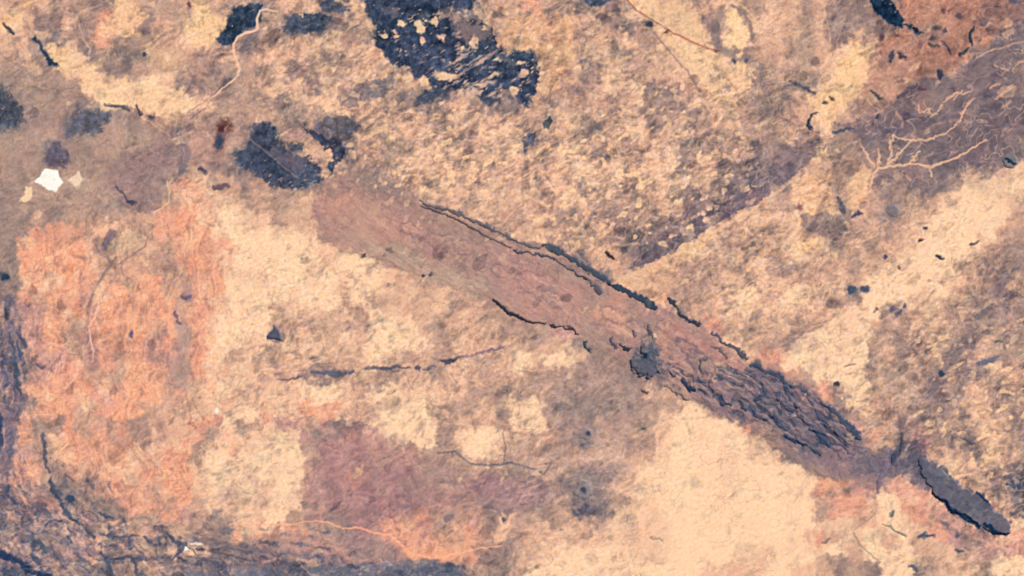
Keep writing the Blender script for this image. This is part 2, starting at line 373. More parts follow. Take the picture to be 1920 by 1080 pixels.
A(poly(700,880,800,870,900,890,1010,890,1060,930,1000,960,900,950,800,975,700,985,620,960), (166,126,126), .4, 14, 10)
L(6, (238,190,152), .55, 3, 1162,522, 1215,503, 1290,464, 1365,418, 1440,374, 1500,325)
for i in range(60):
    x = rng.normal(415, 22); y = rng.uniform(400, 860)
    A(blob(x, y, rng.uniform(6, 20), rng.uniform(3, 8), rng.uniform(50, 130)), 'P' if rng.rand() < .5 else (232,162,132), .4, 4, 6)
for i in range(420):        # small bare spots of the northern plain
    x = rng.uniform(480, 1420); y = rng.uniform(50, 480)
    if y > 330 + (x - 600) * .22: continue
    r = rng.uniform(3, 7.5); A(blob(x, y, r, r * rng.uniform(.5, .9), rng.normal(-25, 20)), (254,205,162) if rng.rand() < .7 else (236,190,170), rng.uniform(.5, .9), 2, 2.5)
for i in range(3000):       # patches of scrub and bare soil, mostly drawn out towards the upper right
    x = rng.uniform(-10, 1930); y = rng.uniform(-10, 1090)
    j_ = min(np.searchsorted(ys, y), NY - 1); i_ = min(np.searchsorted(xs, x), NX - 1)
    m_ = mot[j_, i_]; k_ = clu[j_, i_]
    if m_ < .32 or rng.rand() > 1.1 * m_: continue
    r = min(3 + rng.exponential(4.5), 22); light = rng.rand() < .42 + .25 * k_
    base = C[j_, i_]
    c = base * .45 + np.array((254,206,160)) * .55 if light else base * rng.uniform(.68, .86) + np.array((0, 2, 8))
    an = rng.normal(-30, 28) if not (x < 420 and y > 400) else rng.normal(90, 30)
    A(blob(x, y, r, r * rng.uniform(.3, .8), an), tuple(c), rng.uniform(.3, .75), 1.8, 2.5)

# ------------------------------------------------------------------ features that are objects of their own
FEATS = []          # (name, category, label, group, parent index, weight, window, height, level)
def F(name, cat, label, shapes, c, soft=2.0, warp=2.0, op=1.0, up=0.0, group=None, parent=None, flecks=0.0, core=None):
    """paints the feature's colour and keeps its outline for a mesh"""
    if not isinstance(shapes, list): shapes = [shapes]
    tot = np.zeros_like(X[:1, :1]); ws = [weight(s, soft, warp) for s in shapes]
    j0 = min(w[1][0].start for w in ws); j1 = max(w[1][0].stop for w in ws)
    i0 = min(w[1][1].start for w in ws); i1 = max(w[1][1].stop for w in ws)
    win = (slice(j0, j1), slice(i0, i1)); tot = np.zeros((j1 - j0, i1 - i0), np.float32)
    for w, (a, b) in ws:
        v = tot[a.start - j0:a.stop - j0, b.start - i0:b.stop - i0]
        np.maximum(v, w, out=v)
    w = tot * op
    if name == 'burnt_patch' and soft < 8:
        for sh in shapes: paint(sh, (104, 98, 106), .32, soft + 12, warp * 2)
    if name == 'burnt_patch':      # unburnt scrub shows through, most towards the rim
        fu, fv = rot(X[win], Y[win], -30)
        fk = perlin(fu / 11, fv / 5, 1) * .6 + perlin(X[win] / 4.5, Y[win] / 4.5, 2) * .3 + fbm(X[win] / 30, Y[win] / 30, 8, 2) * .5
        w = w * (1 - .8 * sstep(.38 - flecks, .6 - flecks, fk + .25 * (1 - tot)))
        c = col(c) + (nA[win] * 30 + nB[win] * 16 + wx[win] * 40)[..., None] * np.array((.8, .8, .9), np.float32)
    C[win] = C[win] * (1 - w[..., None]) + (c if isinstance(c, np.ndarray) else col(c)) * w[..., None]
    if core is not None:
        k = sstep(.75, 1, tot)[..., None] * .6
        C[win] = C[win] * (1 - k) + col(core) * k
    fine[win] *= 1 - .85 * w
    FEATS.append(dict(name=name, cat=cat, label=label, group=group, parent=parent, w=tot, win=win, up=up))
    return len(FEATS) - 1

#==FEATS==
G1 = 'burnt patches on the northern plain'  # blue haze of the air is mixed into the burns' dark colours
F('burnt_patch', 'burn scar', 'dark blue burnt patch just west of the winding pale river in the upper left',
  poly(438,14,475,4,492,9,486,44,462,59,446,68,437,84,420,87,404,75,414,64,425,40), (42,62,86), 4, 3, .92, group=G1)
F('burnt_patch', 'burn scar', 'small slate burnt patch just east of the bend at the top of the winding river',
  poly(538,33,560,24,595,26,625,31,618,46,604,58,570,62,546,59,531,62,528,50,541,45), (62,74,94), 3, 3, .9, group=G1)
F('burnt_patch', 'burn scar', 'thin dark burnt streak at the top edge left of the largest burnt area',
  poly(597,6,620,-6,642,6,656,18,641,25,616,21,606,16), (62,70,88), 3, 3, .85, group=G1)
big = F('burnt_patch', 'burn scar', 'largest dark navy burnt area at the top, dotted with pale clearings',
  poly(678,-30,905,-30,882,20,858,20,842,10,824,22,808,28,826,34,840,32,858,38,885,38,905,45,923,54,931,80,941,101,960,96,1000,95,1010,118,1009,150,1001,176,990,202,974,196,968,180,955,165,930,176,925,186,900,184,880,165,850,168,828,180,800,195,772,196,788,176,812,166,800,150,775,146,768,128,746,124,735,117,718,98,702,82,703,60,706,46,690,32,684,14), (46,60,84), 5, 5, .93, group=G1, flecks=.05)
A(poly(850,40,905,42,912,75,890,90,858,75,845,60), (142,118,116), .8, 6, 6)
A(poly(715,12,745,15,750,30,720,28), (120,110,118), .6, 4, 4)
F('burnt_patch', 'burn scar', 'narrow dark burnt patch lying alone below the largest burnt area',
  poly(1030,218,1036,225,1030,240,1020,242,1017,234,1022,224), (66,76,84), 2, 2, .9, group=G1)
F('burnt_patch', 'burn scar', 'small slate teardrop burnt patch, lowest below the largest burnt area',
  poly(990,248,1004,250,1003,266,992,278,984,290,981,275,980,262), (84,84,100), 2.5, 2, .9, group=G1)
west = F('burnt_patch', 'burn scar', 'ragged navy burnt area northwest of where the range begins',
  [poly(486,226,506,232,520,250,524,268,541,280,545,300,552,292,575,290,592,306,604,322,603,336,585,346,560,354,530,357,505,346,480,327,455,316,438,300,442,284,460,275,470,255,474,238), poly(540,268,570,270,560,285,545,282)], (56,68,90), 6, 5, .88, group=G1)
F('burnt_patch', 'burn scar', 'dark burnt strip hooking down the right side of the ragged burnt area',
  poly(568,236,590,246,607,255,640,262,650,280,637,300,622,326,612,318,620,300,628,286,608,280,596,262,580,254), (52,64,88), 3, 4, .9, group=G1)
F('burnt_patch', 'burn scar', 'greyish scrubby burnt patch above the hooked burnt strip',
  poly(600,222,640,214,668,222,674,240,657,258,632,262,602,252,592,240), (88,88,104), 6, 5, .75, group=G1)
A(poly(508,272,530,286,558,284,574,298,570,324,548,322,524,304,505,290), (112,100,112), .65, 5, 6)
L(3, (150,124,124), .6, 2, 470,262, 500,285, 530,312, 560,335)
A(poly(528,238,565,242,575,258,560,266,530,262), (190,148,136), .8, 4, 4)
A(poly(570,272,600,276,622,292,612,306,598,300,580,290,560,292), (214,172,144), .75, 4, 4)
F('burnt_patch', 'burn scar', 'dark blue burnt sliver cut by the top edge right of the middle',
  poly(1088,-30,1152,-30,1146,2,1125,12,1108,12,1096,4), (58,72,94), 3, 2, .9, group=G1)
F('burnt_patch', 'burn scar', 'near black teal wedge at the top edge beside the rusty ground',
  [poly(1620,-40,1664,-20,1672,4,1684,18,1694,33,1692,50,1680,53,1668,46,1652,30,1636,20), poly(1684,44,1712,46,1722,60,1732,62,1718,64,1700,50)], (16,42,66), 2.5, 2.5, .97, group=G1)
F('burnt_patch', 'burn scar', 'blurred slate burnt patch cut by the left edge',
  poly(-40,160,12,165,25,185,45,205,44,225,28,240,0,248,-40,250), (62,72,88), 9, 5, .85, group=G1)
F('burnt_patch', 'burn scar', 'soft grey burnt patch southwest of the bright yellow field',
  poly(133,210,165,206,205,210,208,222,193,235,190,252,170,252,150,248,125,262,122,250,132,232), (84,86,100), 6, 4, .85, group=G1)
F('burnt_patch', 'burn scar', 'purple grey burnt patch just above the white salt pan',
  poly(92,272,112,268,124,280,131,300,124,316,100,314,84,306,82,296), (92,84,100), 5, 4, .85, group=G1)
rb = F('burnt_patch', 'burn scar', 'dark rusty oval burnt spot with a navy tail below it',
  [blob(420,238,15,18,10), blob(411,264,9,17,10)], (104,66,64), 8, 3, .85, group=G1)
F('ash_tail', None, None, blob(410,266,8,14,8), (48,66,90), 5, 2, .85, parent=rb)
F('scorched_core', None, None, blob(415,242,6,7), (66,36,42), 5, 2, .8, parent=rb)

A(poly(640,188,660,172,690,152,738,142,740,166,705,180,680,196,655,200), (112,104,110), .6, 5, 6)
A(poly(775,196,790,178,830,165,850,168,830,184,800,198), (84,86,100), .6, 5, 5)
A(poly(940,178,960,170,975,195,955,215,930,220,925,200), (110,104,108), .55, 6, 6)
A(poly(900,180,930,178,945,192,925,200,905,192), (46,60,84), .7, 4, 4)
A(poly(595,45,640,40,690,60,690,90,640,75,600,62), (132,116,114), .4, 6, 5)
A(poly(480,190,520,215,590,235,640,215,600,200,540,190), (138,120,116), .4, 6, 6)
# pale clearings inside the burnt ground
G2 = 'pale clearings inside the largest burnt area'
clearings = [(719,67,6.5,6,0,'round pale clearing at the west end of the largest burnt area'),
 (741,59,4,4,0,'tiny pale clearing just above a pink clearing in the burnt area'),(742,68,7,4.5,0,'small pinkish clearing just east of the round western clearing'),
 (753,43,9,6,10,'pale clearing highest in the western part of the burnt area'),(787,50,8,14,-25,'long pale clearing leaning left in the middle of the burnt area'),
 (815,41,9,8,45,'squarish pale clearing below the upper bay of the burnt area'),(792,77,6,7,0,'pinkish clearing directly below the long leaning clearing'),
 (828,70,6,8,-30,'pale clearing between the pinkish one and the round eastern one'),(866,90,6,6,0,'bright round clearing west of a larger ragged one'),
 (889,81,8,14,10,'large ragged pale clearing in the east of the burnt area'),(908,53,6,3,0,'flat pale clearing near the northeast border of the burnt area'),
 (764,148,8,9,0,'yellowish clearing on the southwest fringe of the burnt area'),(795,152,7,9,0,'yellowish clearing second from the west on the southern fringe'),
 (835,143,22,8,5,'wide pale clearing with fingers on the southern fringe'),(932,111,9,3,-10,'thin pale clearing at the neck of the eastern arm'),
 (925,141,14,4,-25,'slanting pale clearing north of the paired streaks'),(905,158,20,3.2,-12,'longest thin pale streak in the southeast of the burnt area'),
 (893,172,10,5,0,'pink clearing touching the southern border of the burnt area'),(975,119,7,4,-20,'small clearing highest in the eastern arm'),
 (982,137,9,8,0,'pink mottled clearing in the middle of the eastern arm'),(965,170,9,8,0,'pale clearing on the western side of the eastern arm')]
for (x,y,rx,ry,an,lb) in clearings:
    F('pale_clearing', 'clearing', lb, blob(x,y,rx,ry,an), (232,184,156) if 'pink' in lb else (246,202,160), 2.5, 3, .92, group=G2)
for i in range(60):        # smaller flecks too blurred to count
    x = rng.uniform(705,1000); y = rng.uniform(20,185)
    A(blob(x,y,rng.uniform(2,7),rng.uniform(1.2,2.6),rng.uniform(-40,-5)), (190,160,150), .75, 2, 2)
for i in range(34):
    x = rng.uniform(850,960); y = rng.uniform(95,180)
    A(blob(x,y,rng.uniform(5,13),rng.uniform(1.2,2.6),-28), (205,165,148), .8, 2, 2)

# salt pans
G3 = 'white salt pans'
F('salt_pan', 'salt pan', 'bright white salt pan near the left edge, largest and whitest', poly(65,340,84,317,108,319,118,342,104,361,86,354), (255,247,234), 2, 1.5, 1, group=G3)
F('salt_pan', 'salt pan', 'small creamy salt pan just right of the whitest one', poly(126,338,148,322,156,335,153,347,138,350), (246,208,180), 3, 2, .9, group=G3)
F('salt_pan', 'salt pan', 'small yellowish salt pan below left of the whitest one', poly(36,376,46,362,50,350,58,352,62,370,50,380), (248,214,170), 2.5, 2, .9, group=G3)
F('salt_pan', 'salt pan', 'small white salt pan among dark rocks near the bottom left', blob(345,1027,10,5,10), (255,240,225), 2, 2, .95, group=G3)
F('salt_pan', 'salt pan', 'thin white salt streak right of the small white pan near the bottom left', blob(368,1019,13,3,5), (252,228,208), 2, 2, .9, group=G3)
F('salt_pan', 'salt pan', 'small white salt fleck on the eastern rim of the orange plain', blob(407,771,4,6,0), (255,238,220), 2, 1.5, .95, group=G3)

# streams
G4 = 'dry stream beds'
F('stream_bed', 'dry river', 'pale winding dry river curving past burnt ground in the upper left',
  line([2.5,3,4,4.4,4,4.6,4.6,4.6,5,5,5,4.4,3.6,2.8,2.4,2], 520,22, 500,17, 487,20, 482,35, 483,55, 462,62, 447,68, 438,82, 438,98, 444,115, 449,130, 446,142, 434,153, 418,165, 402,180, 372,202), (240,190,164), 1.8, .8, 1, group=G4)
F('stream_bed', 'dry river', 'thin orange dry stream winding along the bottom, widening in its lowest bend',
  line([1.6,2,2,2.2,2.4,2.4,3,3.2,3.5,6,7,5,4,2.5,2], 430,983, 500,983, 540,984, 592,976, 620,981, 645,992, 668,988, 700,999, 732,1003, 752,1022, 768,1038, 810,1046, 850,1040, 905,1027, 940,1024), (255,174,136), 1.8, 1.2, .9, group=G4)
F('stream_bed', 'dry river', 'short pale pink dry stream running down the orange plain',
  line([2,3.4,3.4,3,3,2], 186,562, 178,594, 167,612, 170,640, 175,656, 173,678), (240,186,164), 1.6, .8, .9, group=G4)
F('stream_bed', 'dry river', 'tiny pale slanting stream below the pink stream on the orange plain', line(2.8, 147,700, 136,714, 122,728), (244,190,160), 1.6, .8, .8, group=G4)
dn = F('stream_bed', 'dry river', 'branching pale dry stream fanning through the dark hills in the upper right',
  line([3,5,6,5,4,5,3.5,2.5], 1632,352, 1637,325, 1648,316, 1690,309, 1720,307, 1745,313, 1790,298, 1850,262), (232,180,146), 1.6, 1.5, .9, group=G4)
for b in (line([2,4,4], 1612,266, 1622,288, 1640,312), line([2,3.5,3], 1646,280, 1648,295, 1648,312), line([2,3,3], 1672,262, 1670,288, 1664,308),
          line([2,4,4], 1712,262, 1690,284, 1666,309), line([2,4,2.5], 1724,284, 1712,298, 1706,308), line([2,3], 1744,312, 1746,332),
          line([2,2.5,3,3,2.4,3,3,2.5,2], 1668,268, 1676,256, 1700,264, 1740,262, 1775,250, 1795,232, 1804,212, 1815,196, 1826,184)):
    F('branch', None, None, (b[0], b[1], [v * 1.5 for v in b[2]]), (236,184,150), 2.4, 3.2, .85, parent=dn)
F('stream_bed', 'dry river', 'curly pale stream loops above the branching stream', [line([3,3,3,3,2.5], 1722,196, 1726,212, 1742,204, 1744,214, 1758,214), line(2.5, 1744,220, 1762,206, 1768,196)], (232,174,140), 2, 2, .85, group=G4)
F('stream_bed', 'dry river', 'short pale forked stream right of the curly loops in the dark hills', [line([2,4,4,3,2], 1768,190, 1782,182, 1794,174, 1806,176, 1818,172), line(3, 1790,186, 1802,170)], (232,176,142), 2, 2, .85, group=G4)
F('stream_bed', 'dry river', 'short orange stream near the right edge in the dark hills', [line([2,4,3,2], 1864,186, 1880,174, 1892,168, 1904,162), line(3, 1858,166, 1872,156)], (228,170,140), 2, 2, .8, group=G4)
F('stream_bed', 'dry river', 'faint tan stream crossing the top right dark hills', line([2,3,3,2.5,2], 1830,108, 1855,96, 1890,86, 1910,80, 1960,70), (206,160,134), 2, 1.5, .8, group=G4)
F('stream_bed', 'dry river', 'short pale stream fork close to the right edge', [line(3, 1866,122, 1890,132), line([2,4,3], 1900,130, 1912,118, 1930,112)], (222,168,138), 2, 2, .75, group=G4)
for p in ((1680,212,1690,224),(1602,268,1612,262),(1850,228,1840,226),(1700,330,1706,336),(1880,200,1895,190)):
    L(5, (220,168,138), .6, 3, *p)
for i in range(46):
    x = rng.uniform(1590,1920); y = rng.uniform(150,320)
    if (y < 330 - (x - 1590) * .1) and y > 250 - (x - 1590) * .35:
        A(blob(x,y,rng.uniform(3,9),rng.uniform(1,2.2),rng.uniform(-60,-10)), (206,160,136), .5, 2, 3)

# the range itself
rg = F('mountain_range', 'mountain range', 'long rosy brown folded range crossing from upper left to lower right', BELT, (186,145,131), 5, 4, 0.0, up=0)
G5 = None
def ridge(wd, c, *p, soft=3.2, warp=3, op=.85, up=90, parent=rg, label=None, core=None):
    w = [v * 1.3 for v in (wd if isinstance(wd, list) else [wd] * (len(p) // 2))]
    return F('ridge', None, label, line(w, *p), c, soft, warp, op, up=up, parent=parent, core=core)
OVALS = ((868,462,22,12,30,0),(938,508,18,10,30,0),(905,500,12,7,30,0),(1002,532,38,20,28,0),(1040,560,26,13,30,0),(822,452,28,13,20,0),(770,430,22,10,25,0),
         (1150,590,26,12,32,0),(1190,612,18,9,35,0),(1245,610,16,10,30,0),(1316,680,32,15,32,1),(1290,652,24,11,35,1),(1360,700,20,10,32,1),(1265,690,16,8,20,1),(1215,640,14,9,30,1))
for cx, cy, rx, ry, an, dk in OVALS:
    q = math.radians(an)
    for sc_, start in ((1.0, .5), (.55, 2.6)):
        pts = []
        for k in range(13):
            a = k / 12 * 2 * math.pi * .8 + start
            u_, v_ = rx * sc_ * math.cos(a), ry * sc_ * math.sin(a)
            pts += [cx + u_ * math.cos(q) - v_ * math.sin(q), cy + u_ * math.sin(q) + v_ * math.cos(q)]
        if sc_ < 1: A(line(2.5, *pts), (212,164,146) if not dk else (166,130,127), .5, 3.2, 4)
        else: F('fold', None, None, line([2.5,4,5.5,6,5,4,4.5,6,6.5,5,4,3,2], *pts), (146,116,117) if not dk else (104,93,106), 3.2, 4, .6, up=20, parent=rg)
ridge([3,5,6,8,5,6,5], (92,92,98), 788,376, 812,388, 835,392, 862,400, 885,412, 905,420, 925,432, soft=2.5, warp=2.5)
ridge([2,2.6,2.6,3,2.6,2], (70,64,74), 790,386, 815,395, 850,408, 872,420, 910,442, 958,464, soft=2.2, warp=1.5)
ridge([3,5,4,6,5], (100,96,102), 925,430, 950,442, 975,455, 995,461, 1012,464, soft=2.5)
ridge([5,10,9,7,9,7], (58,72,88), 1019,460, 1036,464, 1060,478, 1085,492, 1115,512, 1142,530, label='dark slate ridge, thickest on the upper edge of the range')
ridge([4,3,4,3,3,4], (74,76,90), 968,470, 995,476, 1022,478, 1045,490, 1075,508, 1100,524, soft=1.6)
ridge([3,4,8,8], (88,84,96), 1095,522, 1108,530, 1118,538, 1124,548, soft=2.5)
ridge([5,8,9,10,11,7], (56,72,88), 1146,532, 1165,542, 1185,552, 1202,560, 1220,570, 1230,576, soft=1.8, core=(48,64,82))
ridge([5,6,4,6,3,6,4], (40,52,72), 1254,561, 1263,568, 1270,582, 1282,594, 1292,599, 1302,604, 1312,610, soft=1.8)
ridge([3,5,6,8,5], (70,76,92), 1335,624, 1360,642, 1380,655, 1392,666, 1400,672, soft=2.5)
ridge([5,8,7,8,9,8], (62,74,96), 1408,684, 1422,688, 1440,698, 1458,702, 1470,714, 1476,728)
ridge([4,6,6,8,5], (60,74,96), 1484,724, 1500,729, 1514,736, 1521,748, 1524,758)
ridge([3,5,6,9,9,10,7], (56,72,96), 1538,756, 1552,764, 1566,770, 1578,784, 1588,796, 1602,810, 1614,822)
ridge([3,5,4,5,5,3,2], (32,40,58), 924,562, 934,568, 942,578, 958,588, 972,594, 990,602, 1022,607, soft=2, warp=1.5)
ridge([3,4,2,4,3], (58,52,68), 1034,610, 1042,612, 1052,613, 1066,614, 1084,626, soft=1.5)
ridge([3,5,4], (54,70,84), 1096,640, 1100,650, 1105,657, soft=1.5)
ridge([4,6,4], (80,78,96), 1146,632, 1150,644, 1154,651, soft=2)
ridge([3,6,5], (38,46,64), 1164,646, 1170,652, 1179,655, soft=1.5)
ridge([4,7,3], (70,66,84), 1214,612, 1218,624, 1224,632, soft=2.5, op=.8)
ridge([3,5], (96,88,100), 1188,620, 1191,630, soft=2.5, op=.8)
ridge([4,8,8,6], (30,52,80), 1280,712, 1286,720, 1294,727, 1300,730, soft=1.6)
ridge([2,3,3], (90,92,90), 1245,722, 1268,736, 1290,748, soft=2, op=.7)
ridge([3,4], (84,84,92), 1252,692, 1264,706, soft=2, op=.8)
ridge([5,8,6], (90,86,104), 1298,704, 1306,712, 1322,716, soft=3, op=.7)
ridge([4,7,5,4], (44,58,84), 1352,742, 1354,756, 1362,758, 1370,759, soft=1.8)
ridge([4,7,5], (50,62,84), 1386,750, 1390,760, 1398,766, soft=2)
ridge([5,9,7], (60,70,92), 1412,748, 1424,748, 1432,736, soft=2.5, op=.85)
ridge([4,5,5], (90,84,100), 1310,690, 1316,676, 1326,670, soft=2.5, op=.7)
ridge([3,4,4,3], (92,88,94), 1336,650, 1350,654, 1360,664, 1362,672, soft=2.5, op=.7)
for p, w, c in (((1450,780,1462,796,1475,806),[4,7,4],(54,66,90)),((1472,818,1490,826,1512,836),[3,5,4],(34,54,80)),((1500,782,1520,802,1545,815),[4,8,5],(64,72,94)),
                ((1528,806,1542,824,1556,836),[6,9,5],(54,70,94)),((1456,742,1470,762,1488,770),[4,8,4],(66,72,94)),((1490,756,1500,768,1510,790),[3,6,4],(70,74,96)),
                ((1520,838,1530,848,1540,850),[4,6,3],(62,72,92)),((1598,808,1606,818,1610,822),[4,8,4],(58,70,90)),((1410,770,1425,782,1440,786),[3,6,3],(74,74,94)),
                ((1560,800,1572,812,1585,828),[3,6,4],(84,84,102)),((1530,770,1540,786,1556,796),[3,6,4],(72,78,100))):
    ridge(w, c, *p, soft=2.4, warp=2.5)
for i in range(30):      # short dark strata between the ridges
    tt = rng.rand(); x = 1400 + tt * 190 + rng.uniform(-25,25); y = 725 + tt * 110 + rng.uniform(-30,30)
    A(blob(x,y,rng.uniform(4,12),rng.uniform(1.3,3),rng.uniform(20,50)), (78,78,98), .6, 2.2, 2.5, up=10)
for i in range(26):
    tt = rng.rand(); x = 1090 + tt * 280 + rng.uniform(-20,20); y = 600 + tt * 130 + rng.uniform(-25,25)
    A(blob(x,y,rng.uniform(4,12),rng.uniform(1.2,2.4),rng.uniform(15,60)), (128,100,110), .5, 2.2, 2.5, up=6)
for i in range(30):
    tt = rng.rand(); x = 1380 + tt * 220 + rng.uniform(-25,25); y = 700 + tt * 130 + rng.uniform(-30,30)
    A(blob(x,y,rng.uniform(3,9),rng.uniform(1.2,2.4),rng.uniform(10,60)), (176,138,134), .55, 2, 2.5)

# the plateau at the lower right end
pl = F('plateau', 'plateau', 'long slate grey plateau with navy cliffs in the lower right corner',
  poly(1722,858,1748,862,1768,880,1785,898,1808,915,1822,922,1842,925,1852,942,1866,956,1882,966,1893,974,1896,990,1889,1002,1872,1003,1858,998,1846,988,1836,986,1812,972,1786,960,1772,944,1756,934,1750,924,1735,905,1726,885), (96,95,110), 3.5, 4, .9, up=170)
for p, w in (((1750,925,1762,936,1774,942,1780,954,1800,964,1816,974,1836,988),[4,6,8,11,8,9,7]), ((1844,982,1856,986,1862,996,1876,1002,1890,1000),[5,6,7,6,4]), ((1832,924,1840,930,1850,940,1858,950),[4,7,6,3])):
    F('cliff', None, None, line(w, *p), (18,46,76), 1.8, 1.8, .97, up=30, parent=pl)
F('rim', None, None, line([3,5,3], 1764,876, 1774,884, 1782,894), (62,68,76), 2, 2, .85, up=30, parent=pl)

for i in range(26):
    tt = rng.rand(); x = 1745 + tt * 135 + rng.uniform(-12, 12); y = 880 + tt * 105 + rng.uniform(-12, 12)
    A(blob(x, y, rng.uniform(4, 14), rng.uniform(1.5, 4), rng.uniform(10, 60)), (120,116,124) if rng.rand() < .5 else (78,80,98), .5, 2.4, 3, up=6)
# hills
G6 = 'isolated dark hills'
def summit(h, sh, c, soft=3): F('summit', None, None, sh, c, soft, 1.5, .95, up=30, parent=h)
star = F('hill', 'hill', 'dark star shaped volcanic hill on the southern edge of the range',
  [poly(1202,645,1222,640,1236,652,1240,680,1236,700,1218,712,1198,704,1182,690,1178,676,1196,670), line([3,5], 1192,658, 1210,668)], (88,90,104), 8, 6, .9, up=240, group=G6)
for i in range(22):
    a = rng.uniform(-3.2, 3.2); r0 = 4; r1 = rng.uniform(14, 36)
    A(line([4,1.2], 1211 + r0*math.cos(a), 667 + r0*math.sin(a), 1211 + r1*math.cos(a), 669 + r1*math.sin(a)), (70,80,96) if i % 3 else (130,116,122), .5, 2.2, 2.5)
summit(star, blob(1210,667,5,5), (26,44,66))
h2 = F('hill', 'hill', 'grey conical hill with a black tip on the southern pale plain', blob(1095,918,20,20), (138,128,130), 12, 4, .7, up=120, group=G6)
summit(h2, blob(1094,918,5,6), (62,70,94))
h3 = F('hill', 'hill', 'grey hill with a dark tip north of the conical one on the southern plain', blob(1098,812,18,13), (138,124,126), 9, 3, .7, up=100, group=G6)
summit(h3, blob(1102,813,5,4), (58,66,86))
h4 = F('hill', 'hill', 'round grey hill with a black slash near the right edge', blob(1894,303,14,13), (108,112,118), 3, 1.2, .85, up=130, group=G6)
summit(h4, line([3,6,4], 1886,297, 1893,302, 1902,307), (14,36,60), 2)
F('hill', 'hill', 'blurred grey round hill on the streaky ground below the branching stream', blob(1675,394,13,12), (116,108,116), 5, 2, .8, up=90, group=G6)
F('hill', 'hill', 'small navy three cornered hill on the western pale plain', poly(514,609,524,620,529,640,516,636,500,636,506,622), (78,84,106), 3, 1.5, .95, up=130, group=G6)
F('hill', 'hill', 'dark oval hill in the gap between the range and the plateau', [blob(1677,857,6,14,15), line([3,4,3], 1692,812, 1690,832, 1686,850)], (66,72,94), 3, 1.5, .92, up=120, group=G6)
F('hill', 'hill', 'mauve strip hill ending in a dark point just below the gap', line([12,14,12,5], 1662,866, 1656,888, 1650,905, 1645,922), (124,106,124), 4, 2, .8, up=90, group=G6)

